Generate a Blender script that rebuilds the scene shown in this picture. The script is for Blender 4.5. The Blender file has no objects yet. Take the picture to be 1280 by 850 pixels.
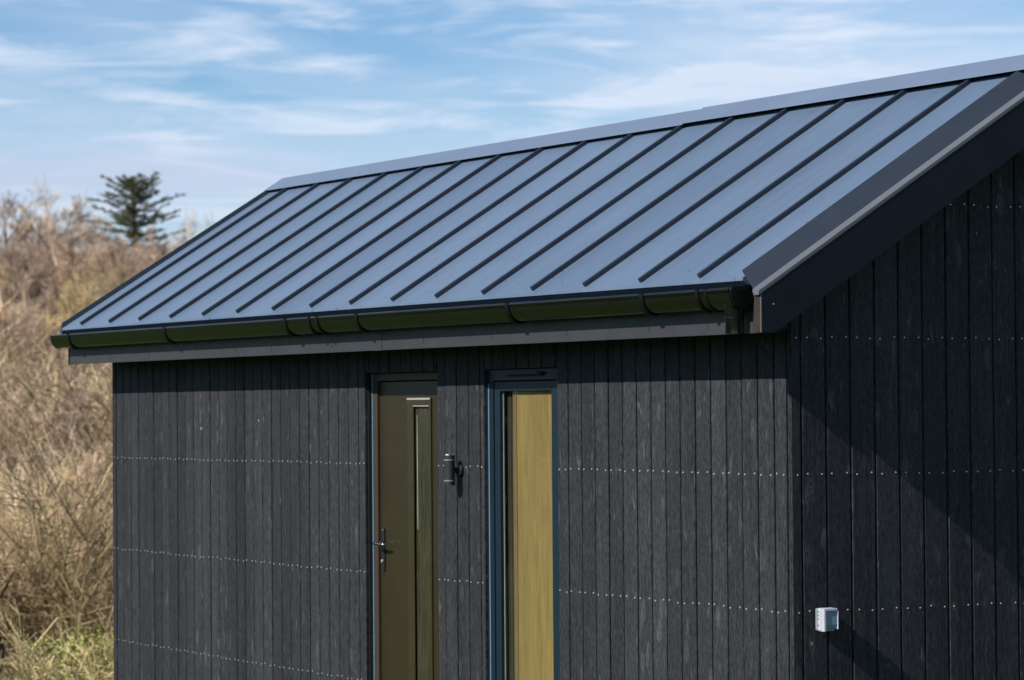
import bpy, math, random
from mathutils import Vector, Matrix, Euler, noise as mnoise
R = math.radians
scn = bpy.context.scene
col = scn.collection

# ------------------------------------------------------------------ materials
def new_mat(name):
    m = bpy.data.materials.new(name); m.use_nodes = True
    nt = m.node_tree; nt.nodes.clear()
    out = nt.nodes.new('ShaderNodeOutputMaterial')
    b = nt.nodes.new('ShaderNodeBsdfPrincipled')
    nt.links.new(b.outputs[0], out.inputs[0])
    return m, nt, b, out

def N(nt, t, **kw):
    n = nt.nodes.new(t)
    for k, v in kw.items():
        if k.startswith('i_'):
            n.inputs[int(k[2:])].default_value = v
        else: setattr(n, k, v)
    return n

def ramp(nt, src, stops, interp='LINEAR'):
    r = nt.nodes.new('ShaderNodeValToRGB'); r.color_ramp.interpolation = interp
    el = r.color_ramp.elements
    while len(el) < len(stops): el.new(.5)
    for e, (p, c) in zip(el, stops):
        e.position = p; e.color = (c[0], c[1], c[2], 1) if isinstance(c, (tuple, list)) else (c, c, c, 1)
    nt.links.new(src, r.inputs[0]); return r.outputs[0]

def coords(nt, scale=(1, 1, 1), rot=(0, 0, 0), kind='Object'):
    tc = N(nt, 'ShaderNodeTexCoord'); mp = N(nt, 'ShaderNodeMapping')
    mp.inputs['Scale'].default_value = scale; mp.inputs['Rotation'].default_value = rot
    nt.links.new(tc.outputs[kind], mp.inputs[0]); return mp.outputs[0]

def noise_tex(nt, vec, scale, detail=4, rough=.6, dist=0):
    n = N(nt, 'ShaderNodeTexNoise'); n.inputs['Scale'].default_value = scale
    n.inputs['Detail'].default_value = detail; n.inputs['Roughness'].default_value = rough
    n.inputs['Distortion'].default_value = dist
    nt.links.new(vec, n.inputs['Vector']); return n.outputs['Fac']

def mixc(nt, fac, a, b, mode='MIX'):
    m = N(nt, 'ShaderNodeMix', data_type='RGBA', blend_type=mode)
    for s, v in ((0, fac), (6, a), (7, b)):
        if hasattr(v, 'is_output'): nt.links.new(v, m.inputs[s])
        elif s == 0: m.inputs[0].default_value = v
        else: m.inputs[s].default_value = (*v[:3], 1)
    return m.outputs[2]

def mathn(nt, op, a, b=None, clamp=False):
    m = N(nt, 'ShaderNodeMath', operation=op); m.use_clamp = clamp
    for s, v in ((0, a), (1, b)):
        if v is None: continue
        if hasattr(v, 'is_output'): nt.links.new(v, m.inputs[s])
        else: m.inputs[s].default_value = v
    return m.outputs[0]

def bump(nt, b, h, strength, dist=.002):
    n = N(nt, 'ShaderNodeBump'); n.inputs['Strength'].default_value = strength
    n.inputs['Distance'].default_value = dist
    nt.links.new(h, n.inputs['Height']); nt.links.new(n.outputs[0], b.inputs['Normal'])

def simple(name, c, rough=.5, metal=0, var=.15, scale=8, bumps=0, bscale=200, spec=.5, coat=0):
    m, nt, b, _ = new_mat(name)
    v = coords(nt)
    f = noise_tex(nt, v, scale, 5)
    lo = tuple(x*(1-var) for x in c); hi = tuple(min(1, x*(1+var)) for x in c)
    nt.links.new(ramp(nt, f, [(.3, lo), (.7, hi)]), b.inputs['Base Color'])
    b.inputs['Roughness'].default_value = rough; b.inputs['Metallic'].default_value = metal
    b.inputs['Specular IOR Level'].default_value = spec
    b.inputs['Coat Weight'].default_value = coat
    r2 = noise_tex(nt, v, scale*3, 3)
    nt.links.new(ramp(nt, r2, [(.2, max(0, rough-.06)), (.8, min(1, rough+.08))]), b.inputs['Roughness'])
    if bumps: bump(nt, b, noise_tex(nt, v, bscale, 2), bumps, .001)
    return m

BP = .13075            # width one board covers
def wood(name, axis, off):
    """black stained larch board: each board its own tone, vertical grain, crackled stain, a few pale rubs"""
    m, nt, b, _ = new_mat(name)
    tc = N(nt, 'ShaderNodeTexCoord'); sp = N(nt, 'ShaderNodeSeparateXYZ')
    nt.links.new(tc.outputs['Object'], sp.inputs[0])
    bid = mathn(nt, 'FLOOR', mathn(nt, 'DIVIDE', mathn(nt, 'ADD', sp.outputs[axis], off), BP))
    wn = N(nt, 'ShaderNodeTexWhiteNoise', noise_dimensions='1D'); nt.links.new(bid, wn.inputs['W'])
    cb = N(nt, 'ShaderNodeCombineXYZ')
    nt.links.new(sp.outputs[axis], cb.inputs[0])
    nt.links.new(mathn(nt, 'MULTIPLY', wn.outputs['Value'], 37.), cb.inputs[1])
    nt.links.new(sp.outputs[2], cb.inputs[2])
    def vm(s):
        mp = N(nt, 'ShaderNodeMapping'); mp.inputs['Scale'].default_value = s
        nt.links.new(cb.outputs[0], mp.inputs[0]); return mp.outputs[0]
    grain = noise_tex(nt, vm((95, 1, 2.2)), 1, 5, .65, .6)
    crack = noise_tex(nt, vm((125, 1, 30)), 1, 4, .7, .3)
    big = noise_tex(nt, vm((9, 1, .9)), 1, 4, .6, .5)
    rub = noise_tex(nt, vm((30, 1, 7)), 1, 3, .55, .8)
    base = ramp(nt, grain, [(.3, (.011, .0125, .016)), (.7, (.031, .034, .042))])
    base = mixc(nt, ramp(nt, crack, [(.40, 0.), (.75, .62)]), base, (.082, .088, .104))
    base = mixc(nt, ramp(nt, rub, [(.62, 0.), (.74, .6)]), base, (.12, .127, .145))
    kn = N(nt, 'ShaderNodeTexVoronoi'); kn.inputs['Scale'].default_value = 1.; nt.links.new(vm((11, 1, 4.2)), kn.inputs['Vector'])
    knw = N(nt, 'ShaderNodeTexWhiteNoise'); nt.links.new(kn.outputs['Position'], knw.inputs['Vector'])
    isk = mathn(nt, 'GREATER_THAN', knw.outputs['Value'], .72)
    ring = ramp(nt, kn.outputs['Distance'], [(.03, 0.), (.07, 1.), (.11, .25), (.17, .55), (.26, 0.)])
    base = mixc(nt, mathn(nt, 'MULTIPLY', isk, mathn(nt, 'MULTIPLY', ring, .38)), base, (.15, .155, .168))
    base = mixc(nt, mathn(nt, 'MULTIPLY', isk, ramp(nt, kn.outputs['Distance'], [(.03, .7), (.06, 0.)])), base, (.010, .010, .012))
    tone = ramp(nt, wn.outputs['Value'], [(0, .70), (1, 1.02)])
    base = mixc(nt, 1., base, tone, 'MULTIPLY')
    base = mixc(nt, 1., base, ramp(nt, big, [(.25, (.78, .78, .78)), (.75, (1.2, 1.19, 1.18))]), 'MULTIPLY')
    # small resin / bare-wood flecks
    vo = N(nt, 'ShaderNodeTexVoronoi'); vo.inputs['Scale'].default_value = 1.
    nt.links.new(vm((9, 1, 6)), vo.inputs['Vector'])
    fle = ramp(nt, vo.outputs['Distance'], [(.035, 1.), (.06, 0.)])
    wn2 = N(nt, 'ShaderNodeTexWhiteNoise'); nt.links.new(vo.outputs['Position'], wn2.inputs['Vector'])
    fle = mathn(nt, 'MULTIPLY', fle, mathn(nt, 'GREATER_THAN', wn2.outputs['Value'], .965))
    base = mixc(nt, fle, base, (.38, .25, .14))
    nt.links.new(base, b.inputs['Base Color'])
    nt.links.new(ramp(nt, crack, [(.3, .62), (.8, .8)]), b.inputs['Roughness'])
    b.inputs['Specular IOR Level'].default_value = .12
    h = mathn(nt, 'ADD', mathn(nt, 'MULTIPLY', grain, .6), crack)
    bump(nt, b, h, .75, .0022)
    return m

def roof_metal(name, c=(.098, .146, .228), rough=.33, specks=True):
    m, nt, b, _ = new_mat(name)
    v = coords(nt)
    f = noise_tex(nt, v, 1.3, 4); g = noise_tex(nt, v, 260, 2)
    base = ramp(nt, f, [(.3, tuple(x*.93 for x in c)), (.7, tuple(x*1.07 for x in c))])
    base = mixc(nt, ramp(nt, g, [(.35, 0.), (.7, .35)]), base, tuple(x*1.5 for x in c))
    if specks:
        tcp = N(nt, 'ShaderNodeTexCoord'); spp = N(nt, 'ShaderNodeSeparateXYZ'); nt.links.new(tcp.outputs['Object'], spp.inputs[0])
        pid = mathn(nt, 'FLOOR', mathn(nt, 'DIVIDE', mathn(nt, 'ADD', spp.outputs[0], .26028+50.441), .50441))
        wnp = N(nt, 'ShaderNodeTexWhiteNoise', noise_dimensions='1D'); nt.links.new(pid, wnp.inputs['W'])
        base = mixc(nt, 1., base, ramp(nt, wnp.outputs['Value'], [(0, (.88, .89, .90)), (1, (1.12, 1.11, 1.10))]), 'MULTIPLY')
        run = noise_tex(nt, coords(nt, (14, .8, .8)), 1, 4, .6)          # rain-washed dust, running down the slope
        base = mixc(nt, ramp(nt, run, [(.5, 0.), (.8, .24)]), base, (.22, .25, .29))
    if specks:
        sp = N(nt, 'ShaderNodeSeparateXYZ'); tc = N(nt, 'ShaderNodeTexCoord')
        nt.links.new(tc.outputs['Object'], sp.inputs[0])
        vo = N(nt, 'ShaderNodeTexVoronoi', voronoi_dimensions='2D'); vo.inputs['Scale'].default_value = 13.
        nt.links.new(v, vo.inputs['Vector'])
        wn2 = N(nt, 'ShaderNodeTexWhiteNoise'); nt.links.new(vo.outputs['Position'], wn2.inputs['Vector'])
        fl = ramp(nt, vo.outputs['Distance'], [(.05, 1.), (.085, 0.)])
        # grit gathers on the lowest hand's breadth of the slope, a few marks higher up
        thr = ramp(nt, sp.outputs[1], [(0., .45), (.18, .93)])
        mr = N(nt, 'ShaderNodeMapRange'); mr.inputs[1].default_value = -.33; mr.inputs[2].default_value = .35
        mr.inputs[3].default_value = .78; mr.inputs[4].default_value = .985
        nt.links.new(sp.outputs[1], mr.inputs[0])
        fl = mathn(nt, 'MULTIPLY', fl, mathn(nt, 'GREATER_THAN', wn2.outputs['Value'], mr.outputs[0]))
        base = mixc(nt, fl, base, (.035, .035, .035))
        # chalky scuffs
        s2 = noise_tex(nt, coords(nt, (8, 3, 3)), 3.1, 3, .6, .5)
        base = mixc(nt, ramp(nt, s2, [(.74, 0.), (.8, .35)]), base, (.42, .44, .46))
    nt.links.new(base, b.inputs['Base Color'])
    b.inputs['Roughness'].default_value = rough; b.inputs['Metallic'].default_value = .0
    nt.links.new(ramp(nt, noise_tex(nt, v, 5, 4), [(.3, rough-.04), (.7, rough+.05)]), b.inputs['Roughness'])
    b.inputs['Specular IOR Level'].default_value = .5
    wv = noise_tex(nt, coords(nt, (3.4, 1.2, 1.2)), 1.6, 2)
    bump(nt, b, mathn(nt, 'ADD', mathn(nt, 'MULTIPLY', wv, 1.), mathn(nt, 'MULTIPLY', g, .03)), .4, .010)
    return m

M_WF = wood('black_larch_front', 0, .1292 + BP*200)
M_WG = wood('black_larch_gable', 1, -.05893 + BP*200)
M_ROOF = roof_metal('coated_steel_roof')
M_SEAM = roof_metal('shaded_steel_seam', (.016, .024, .038), .38, False)  # darker copy of the roof steel: seam sides' shade is in the colour
M_CAP = roof_metal('coated_steel_ridge', (.12, .165, .25), .4, False)
M_VERGE = simple('coated_steel_verge', (.020, .030, .048), .5, 0, .08, 3, .05, 60, .3)
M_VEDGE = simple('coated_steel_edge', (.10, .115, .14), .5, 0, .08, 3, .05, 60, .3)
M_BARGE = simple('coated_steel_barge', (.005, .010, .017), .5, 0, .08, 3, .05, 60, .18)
M_FASC = simple('coated_steel_fascia', (.034, .036, .043), .5, 0, .12, 4, .1, 40, .3)
M_GUT = simple('gloss_black_gutter', (.004, .0042, .0046), .06, 0, .1, 6, .02, 5, .6)
M_GUTR = simple('black_gutter_bracket', (.003, .003, .0035), .5, 0, .1, 6, 0, 200, .2)
M_BROWN = simple('raw_end_timber', (.022, .0145, .007), .7, 0, .3, 25, .3, 90)
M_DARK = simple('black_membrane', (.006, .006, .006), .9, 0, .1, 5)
M_STEEL = simple('stainless_screw', (.62, .60, .56), .35, .6, .1, 30)
M_DFRM = simple('brown_door_frame', (.048, .036, .027), .5, 0, .08, 10, .06, 90, .2)
M_DLEAF = simple('brown_door_leaf', (.025, .020, .009), .36, 0, .08, 5, .12, 140, .3)
M_CASS = simple('olive_door_cassette', (.030, .025, .011), .3, 0, .1, 10)
M_WFRM = simple('anthracite_blue_frame', (.005, .016, .028), .45, 0, .08, 10, .05, 200, .3)
M_LITEDGE = simple('pale_blue_lit_edge', (.12, .24, .38), .35, .2, .1, 12)  # pale colour paints the lit, sky-reflecting edge of the frames
M_BLK = simple('matt_black_metal', (.02, .021, .024), .42, .3, .15, 30)
M_CHR = simple('polished_handle', (.35, .45, .58), .18, 1, .05, 10)
M_LAMP = simple('charcoal_lamp_body', (.035, .038, .044), .36, .4, .1, 30)
M_LRING = simple('grey_lamp_ring', (.24, .25, .27), .35, .4, .1, 30)
M_BULB = simple('lamp_bulb_glass', (.75, .66, .5), .2, 0, .05, 30)
M_SOCK = simple('light_grey_plastic', (.42, .44, .53), .38, 0, .05, 20)
M_SOCKB = simple('mid_grey_plastic', (.20, .25, .27), .45, 0, .05, 20)
M_SOCKC = simple('blue_grey_lid', (.16, .25, .38), .22, 0, .08, 20)

def glass_mat(name, tint, ior=1.5, rough=.0, bmp=0):
    m, nt, b, out = new_mat(name); nt.nodes.remove(b)
    t = N(nt, 'ShaderNodeBsdfTransparent'); t.inputs[0].default_value = (*tint, 1)
    g = N(nt, 'ShaderNodeBsdfGlossy'); g.inputs['Roughness'].default_value = rough
    f = N(nt, 'ShaderNodeFresnel'); f.inputs[0].default_value = ior
    mx = N(nt, 'ShaderNodeMixShader')
    g_ = N(nt, 'ShaderNodeNewGeometry'); nt.links.new(mathn(nt, 'MULTIPLY', f.outputs[0], mathn(nt, 'SUBTRACT', 1., g_.outputs['Backfacing'])), mx.inputs[0]); nt.links.new(t.outputs[0], mx.inputs[1]); nt.links.new(g.outputs[0], mx.inputs[2])
    nt.links.new(mx.outputs[0], out.inputs[0])
    if bmp:
        bn = N(nt, 'ShaderNodeBump'); bn.inputs['Strength'].default_value = bmp; bn.inputs['Distance'].default_value = .004
        nt.links.new(noise_tex(nt, coords(nt, (60, 60, 7)), 1, 3, .6, .6), bn.inputs['Height'])
        nt.links.new(bn.outputs[0], g.inputs['Normal']); nt.links.new(bn.outputs[0], f.inputs['Normal'])
    return m
M_GLASS = glass_mat('window_glass', (.93, .95, .94))
def obsc():
    m, nt, b, _ = new_mat('obscured_glass')
    f = noise_tex(nt, coords(nt, (55, 55, 5)), 1, 5, .65, .8); f2 = noise_tex(nt, coords(nt, (9, 9, 2)), 1, 3)
    c = ramp(nt, f, [(.3, (.018, .017, .010)), (.6, (.044, .041, .028)), (.8, (.10, .095, .072))])
    nt.links.new(mixc(nt, 1., c, ramp(nt, f2, [(.3, (.7, .75, .65)), (.7, (1.2, 1.2, 1.15))]), 'MULTIPLY'), b.inputs['Base Color'])
    b.inputs['Roughness'].default_value = .22; bump(nt, b, f, .35, .002); return m
M_OBSC = obsc()

def blind_mat():
    m, nt, b, _ = new_mat('straw_blind')
    v = coords(nt, (38, 38, 3)); f = noise_tex(nt, v, 1, 5, .6, 1.2)
    g = noise_tex(nt, coords(nt, (5, 5, 1.1)), 1, 3)
    c = ramp(nt, f, [(.3, (.20, .135, .045)), (.7, (.31, .215, .075))])
    c = mixc(nt, 1., c, ramp(nt, g, [(.3, (.82, .82, .85)), (.7, (1.08, 1.08, 1.03))]), 'MULTIPLY')
    nt.links.new(c, b.inputs['Base Color']); b.inputs['Roughness'].default_value = .6
    bump(nt, b, f, .2, .001); return m
M_BLIND = blind_mat()
M_BLIND2 = simple('straw_blind_side', (.17, .11, .05), .6, 0, .12, 14)

# ------------------------------------------------------------------ mesh helper
class MB:
    def __init__(s): s.v = []; s.f = []; s.mi = []
    def add(s, vs, fs, mi=0):
        o = len(s.v); s.v += [tuple(p) for p in vs]
        for f in fs: s.f.append([i+o for i in f]); s.mi.append(mi)
        return s
    def box(s, x0, x1, y0, y1, z0, z1, mi=0):
        return s.add([(x, y, z) for x in (x0, x1) for y in (y0, y1) for z in (z0, z1)],
              [(0,1,3,2),(4,6,7,5),(0,4,5,1),(2,3,7,6),(0,2,6,4),(1,5,7,3)], mi)
    def loft(s, A, B, mi=0, cap=True):
        n = len(A); fs = [(i, (i+1) % n, n+(i+1) % n, n+i) for i in range(n)]
        if cap: fs += [tuple(range(n))[::-1], tuple(range(n, 2*n))]
        return s.add(list(A)+list(B), fs, mi)
    def strip(s, A, B, mi=0):
        n = len(A); return s.add(list(A)+list(B), [(i, i+1, n+i+1, n+i) for i in range(n-1)], mi)
    def tube(s, pts, rads, k=4, mi=0, cap=True):
        rings = []
        for i, p in enumerate(pts):
            p = Vector(p); a = Vector(pts[max(0, i-1)]); b = Vector(pts[min(len(pts)-1, i+1)])
            t = (b-a); t = t.normalized() if t.length > 1e-9 else Vector((0, 0, 1))
            u = t.cross(Vector((0, 0, 1)) if abs(t.z) < .95 else Vector((1, 0, 0))).normalized(); w = t.cross(u)
            r = rads[i] if isinstance(rads, (list, tuple)) else rads
            rings.append([p+(u*math.cos(q)+w*math.sin(q))*r for q in [2*math.pi*j/k for j in range(k)]])
        o = len(s.v)
        for rg in rings: s.v += [tuple(q) for q in rg]
        for i in range(len(rings)-1):
            for j in range(k):
                a = o+i*k+j; b = o+i*k+(j+1) % k
                s.f.append([a, b, b+k, a+k]); s.mi.append(mi)
        if cap and k > 2:
            s.f.append([o+j for j in range(k)][::-1]); s.mi.append(mi)
            s.f.append([o+(len(rings)-1)*k+j for j in range(k)]); s.mi.append(mi)
        return s
    def mesh(s, name, mats, smooth=False):
        me = bpy.data.meshes.new(name); me.from_pydata(s.v, [], s.f)
        for m in (mats if isinstance(mats, (list, tuple)) else [mats]): me.materials.append(m)
        if any(s.mi): me.polygons.foreach_set('material_index', s.mi)
        if smooth: me.polygons.foreach_set('use_smooth', [True]*len(s.f))
        me.update(); return me
    def build(s, name, mats, parent=None, smooth=False, bevel=0, loc=None):
        o = bpy.data.objects.new(name, s.mesh(name, mats, smooth)); col.objects.link(o)
        if parent: o.parent = parent
        if loc: o.location = loc
        if bevel:
            import bmesh
            bm = bmesh.new(); bm.from_mesh(o.data)
            bmesh.ops.recalc_face_normals(bm, faces=bm.faces)
            bmesh.ops.bevel(bm, geom=[e for e in bm.edges if len(e.link_faces) == 2 and e.calc_face_angle(0) > .5],
                            offset=bevel, segments=2, affect='EDGES', profile=.5, clamp_overlap=True)
            bm.to_mesh(o.data); bm.free()
        return o

def tag(o, label=None, cat=None, group=None, kind=None):
    if label: o['label'] = label
    if cat: o['category'] = cat
    if group: o['group'] = group
    if kind: o['kind'] = kind
    return o
def empty(name, loc=(0, 0, 0)):
    o = bpy.data.objects.new(name, None); o.location = loc; o.empty_display_size = .2; col.objects.link(o); return o
def rbox(x0, x1, y0, y1, z0, z1, name, m, parent, bev=.002):
    return MB().box(x0, x1, y0, y1, z0, z1).build(name, m, parent, bevel=bev)

# ------------------------------------------------------------------ building
# corner of the two seen walls at the origin; long wall runs to x=-8.04 in the plane y=0, gable wall in x=0
L = 8.042; PITCH = R(31.9); TP = math.tan(PITCH)
APY = 1.305; WD = 2*APY
E0 = -.315; ZE = 2.501            # eave edge of the roof surface
def zr(y): return ZE + (y-E0)*TP if y <= APY else ZE + (2*APY-y-E0)*TP
bld = empty('garden_building', (-4, 1.3, 0))
tag(bld, 'black timber clad building with blue-grey standing seam metal roof', 'building')
B = empty('tmp')                   # parts are modelled in world space, then hung under the building
BL = Vector((-4, 1.3, 0))
parts_top = []
def part(o): parts_top.append(o); return o

rng = random.Random(5)
DX0, DX1, DZ = -4.226, -3.362, 2.152
WX0, WX1, WZ = -2.828, -2.068, 2.152
CH = .0035
def board_x(mb, x0, x1, z0, z1, y):
    g = .0058; a, b = x0+g, x1-g
    prof = lambda z: [(a, .0195, z), (a, y+CH, z), (a+CH, y, z), (b-CH, y, z), (b, y+CH, z), (b, .02, z)]
    mb.loft(prof(z0), prof(z1))
fw = MB()
edges = [-.03] + [-.1292 - i*BP for i in range(0, 61)]
edges = [e for e in edges if e > -L+.03] + [-L]
screws = []
for i in range(len(edges)-1):
    x1, x0 = edges[i], edges[i+1]
    y = rng.uniform(-.0016, .0016)
    zt = 2.30
    segs = [(x0, x1, .06, zt)]
    for (ox0, ox1, oz) in ((DX0, DX1, DZ), (WX0, WX1, WZ)):
        ns = []
        for (a, b, z0, z1) in segs:
            if b <= ox0 or a >= ox1: ns.append((a, b, z0, z1)); continue
            if a < ox0-.012: ns.append((a, ox0, z0, z1))
            if b > ox1+.012: ns.append((ox1, b, z0, z1))
            ns.append((max(a, ox0) if a >= ox0-.012 or True else a, min(b, ox1), oz, z1))
        segs = ns
    for (a, b, z0, z1) in segs:
        board_x(fw, a, b, z0, z1, y)
        if z0 < .1:
            w = b-a
            us = ((.2, .8) if w > .07 else (.5,))
            for zz in (.45, 1.05, 1.65):
                for u in us: screws.append((a+w*u+rng.uniform(-.004, .004), y, zz+rng.uniform(-.005, .005)))
# corner board and far corner board
board_x(fw, -.0285, -.004, .06, 2.30, .001)
part(fw.build('front_wall', M_WF))
# gable boards
def board_y(mb, y0, y1, z0, x):
    g = .0036; a, b = y0+g, y1-g
    def prof(zf): return [(-.02, a, zf(a)), (x-CH, a, zf(a)), (x, a+CH, zf(a+CH)), (x, b-CH, zf(b-CH)), (x-CH, b, zf(b)), (-.02, b, zf(b))]
    mb.loft(prof(lambda y: z0), prof(lambda y: min(zr(max(y, -.05))-.10, 3.6)))
gw = MB(); gscr = []
ge = [.002, .05893-.0] + [.05893 + i*BP for i in range(1, 22)]
ge = [e for e in ge if e < WD-.02] + [WD]
for i in range(len(ge)-1):
    x = rng.uniform(-.0016, .0016)
    board_y(gw, ge[i], ge[i+1], .06, x)
    w = ge[i+1]-ge[i]
    for zz in (.45, 1.05, 1.65, 2.25, 2.85):
        for u in ((.24, .82) if w > .07 else (.62,)):
            yy = ge[i]+w*u
            if zz < zr(yy)-.12: gscr.append((x, yy+rng.uniform(-.004, .004), zz+rng.uniform(-.005, .005)))
part(gw.build('gable_wall', M_WG))
# plain far gable and rear wall (never seen, they close the shell)
MBb = MB()
MBb.loft([(-L, .02, .06), (-L, WD-.02, .06), (-L, WD-.02, zr(WD-.02)-.1), (-L, APY, zr(APY)-.1), (-L, .02, zr(.02)-.1)],
         [(-L+.02, .02, .06), (-L+.02, WD-.02, .06), (-L+.02, WD-.02, zr(WD-.02)-.1), (-L+.02, APY, zr(APY)-.1), (-L+.02, .02, zr(.02)-.1)])
MBb.box(-L, 0, WD-.02, WD, .06, 2.3)
part(MBb.build('rear_wall', M_WG))
# membrane behind the open joints, with the two openings left out, and the room's ceiling and floor
bk = MB(); e = .0205
for (a, b, z0, z1) in ((-L+.03, DX0, .06, 2.28), (DX1, WX0, .06, 2.28), (WX1, -.022, .06, 2.28), (DX0, DX1, DZ, 2.28), (WX0, WX1, WZ, 2.28)):
    bk.box(a, b, e, .12, z0, z1)
bk.loft([(-.0205, .12, .06), (-.0205, WD-.03, .06), (-.0205, WD-.03, 2.5), (-.0205, APY, zr(APY)-.13), (-.0205, .12, zr(.12)-.13)],
        [(-.10, .12, .06), (-.10, WD-.03, .06), (-.10, WD-.03, 2.5), (-.10, APY, zr(APY)-.13), (-.10, .12, zr(.12)-.13)])
bk.box(-L+.03, -.1, .12, WD-.03, .0, .06); bk.box(-L+.03, -.1, .12, WD-.03, 2.28, 2.30)
part(bk.build('wall_lining', M_DARK))
pl = MB().box(-L+.02, -.02, .02, WD-.02, -.35, .055); part(pl.build('plinth', simple('grey_block', (.22, .21, .2), .9)))

# screws: 100 largest as parts, the rest as one part
def screw_mesh():
    mb = MB(); k = 8; r = .0048
    mb.loft([(r*math.cos(2*math.pi*j/k), 0, r*math.sin(2*math.pi*j/k)) for j in range(k)],
            [(r*.8*math.cos(2*math.pi*j/k), -.0025, r*.8*math.sin(2*math.pi*j/k)) for j in range(k)])
    return mb.mesh('screw', M_STEEL)
SM = screw_mesh()
def put_screws(lst, wall, rot, key, sc_=1.):
    lst = sorted(lst, key=key)
    for i, p in enumerate(lst[:100]):
        o = bpy.data.objects.new('screw', SM); col.objects.link(o)
        o.location = p; o.rotation_euler = (0, 0, rot); o.parent = wall; o.scale = (sc_, 1, sc_)
    if lst[100:]:
        mb = MB(); c_, s_ = math.cos(rot), math.sin(rot); k = 6; r = .0048
        for p in lst[100:]:
            A = []; Bq = []
            for j in range(k):
                q = 2*math.pi*j/k
                for rr, yy, T in ((r, 0, A), (r*.8, -.0025, Bq)):
                    x, y, z = rr*math.cos(q), yy, rr*math.sin(q)
                    T.append((p[0]+x*c_-y*s_, p[1]+x*s_+y*c_, p[2]+z))
            mb.loft(A, Bq)
        o = mb.build('far_screws', M_STEEL, wall); o['kind'] = 'stuff'
put_screws(screws, parts_top[0], 0, lambda p: -p[0])
put_screws(gscr, parts_top[1], R(90), lambda p: (p[1] > 1.35, p[1]), .75)

# ---- roof
XF, XN = -8.125, .118
roof = MB(); nrm = Vector((0, -math.sin(PITCH), math.cos(PITCH)))
def rp(x, y, h=0):                # point on the front slope, h metres proud of it
    return (x, y-math.sin(PITCH)*h, zr(y)+math.cos(PITCH)*h)
T = .03
roof.loft([(XF, E0, zr(E0)), (XF, APY, zr(APY)), (XF, APY, zr(APY)-.10), (XF, E0+.03, zr(E0)-.03), (XF, E0, zr(E0)-.012)],
          [(XN, E0, zr(E0)), (XN, APY, zr(APY)), (XN, APY, zr(APY)-.10), (XN, E0+.03, zr(E0)-.03), (XN, E0, zr(E0)-.012)])
YB = 2*APY-E0
roof.loft([(XF, APY+.001, zr(APY)), (XF, YB, ZE), (XF, YB, ZE-.03), (XF, APY+.001, zr(APY)-.1)],
          [(XN, APY+.001, zr(APY)), (XN, YB, ZE), (XN, YB, ZE-.03), (XN, APY+.001, zr(APY)-.1)])
RO = part(roof.build('roof', M_ROOF))
S0, SS = -.26028, .50441
seam = MB()
ya, yb = E0+.022, 1.21
hs, ws = .023, .0095
def seam_prof(y): return [rp(-ws, y), rp(-ws, y, hs-.004), rp(-ws+.004, y, hs), rp(ws-.004, y, hs), rp(ws, y, hs-.004), rp(ws, y)]
seam.loft(seam_prof(ya), seam_prof(yb))
sme = seam.mesh('roof_seam', M_SEAM)
for i in range(16):
    o = bpy.data.objects.new('roof_seam', sme); col.objects.link(o); o.parent = RO; o.location = (S0-i*SS, 0, 0)
# rear slope seams share nothing seen; dark closure under the ridge
pf = [(1.212, -.002), (1.225, -.002), (1.225, .033), (1.212, .033)]
cl = MB().loft([(XF+.01, y, zr(y)+h) for y, h in pf], [(XN, y, zr(y)+h) for y, h in pf])
cl.build('ridge_closure', M_DARK, RO)
def ridge(x0, x1, dz):
    mb = MB(); y1 = 1.163; zc = zr(y1)+.033+dz; za = 3.544+dz
    yo = 2*APY-y1
    pr = lambda x: [(x, y1, zc-.003), (x, y1+.001, zc), (x, APY-.004, za-.001), (x, APY+.004, za-.001), (x, yo-.001, zc), (x, yo, zc-.0035),
                    (x, yo-.003, zc-.0035), (x, yo-.004, zc-.003), (x, APY, za-.004), (x, y1+.004, zc-.003), (x, y1+.003, zc-.0034)]
    mb.loft(pr(x0), pr(x1)); return mb.build('ridge_cap', M_CAP, RO)
ridge(-8.165, -2.748, 0); ridge(-2.752, .26, .0065)

# verge flashings (profile in x / height above the slope), swept up the slope
def verge(prof, y0, y1, name, m, parent=None):
    mb = MB()
    A = [(x, y0, zr(y0)+h) for x, h in prof]; C = [(x, y1, zr(y1)+h) for x, h in prof]
    mb.loft(A, C); return mb.build(name, m, parent)
vp = [(.112, .0), (.119, .030), (.207, -.052), (.209, -.060), (.12, -.02)]
V = part(verge([(.1175, .034), (.2065, -.0475), (.2065, -.053), (.1175, .0285)], E0-.002, APY, 'verge_flashing', M_VERGE))
verge([(.1176, .0283), (.1215, .0245), (.1215, -.05), (.1176, -.05)], E0+.05, APY, 'verge_upstand', M_VERGE, V)
verge([(.1216, -.045), (.204, -.054), (.204, -.075), (.1216, -.075)], E0+.05, APY, 'verge_base', M_BARGE, V)
verge([(.2066, -.046), (.2475, -.058), (.2475, -.075), (.2066, -.075)], E0-.004, APY, 'verge_edge', M_VEDGE, V)
FV = part(verge([(-8.1251, 0), (-8.135, .034), (-8.17, -.01), (-8.17, -.06), (-8.1251, -.03)], E0+.002, APY, 'verge_flashing', M_SEAM))
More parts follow.
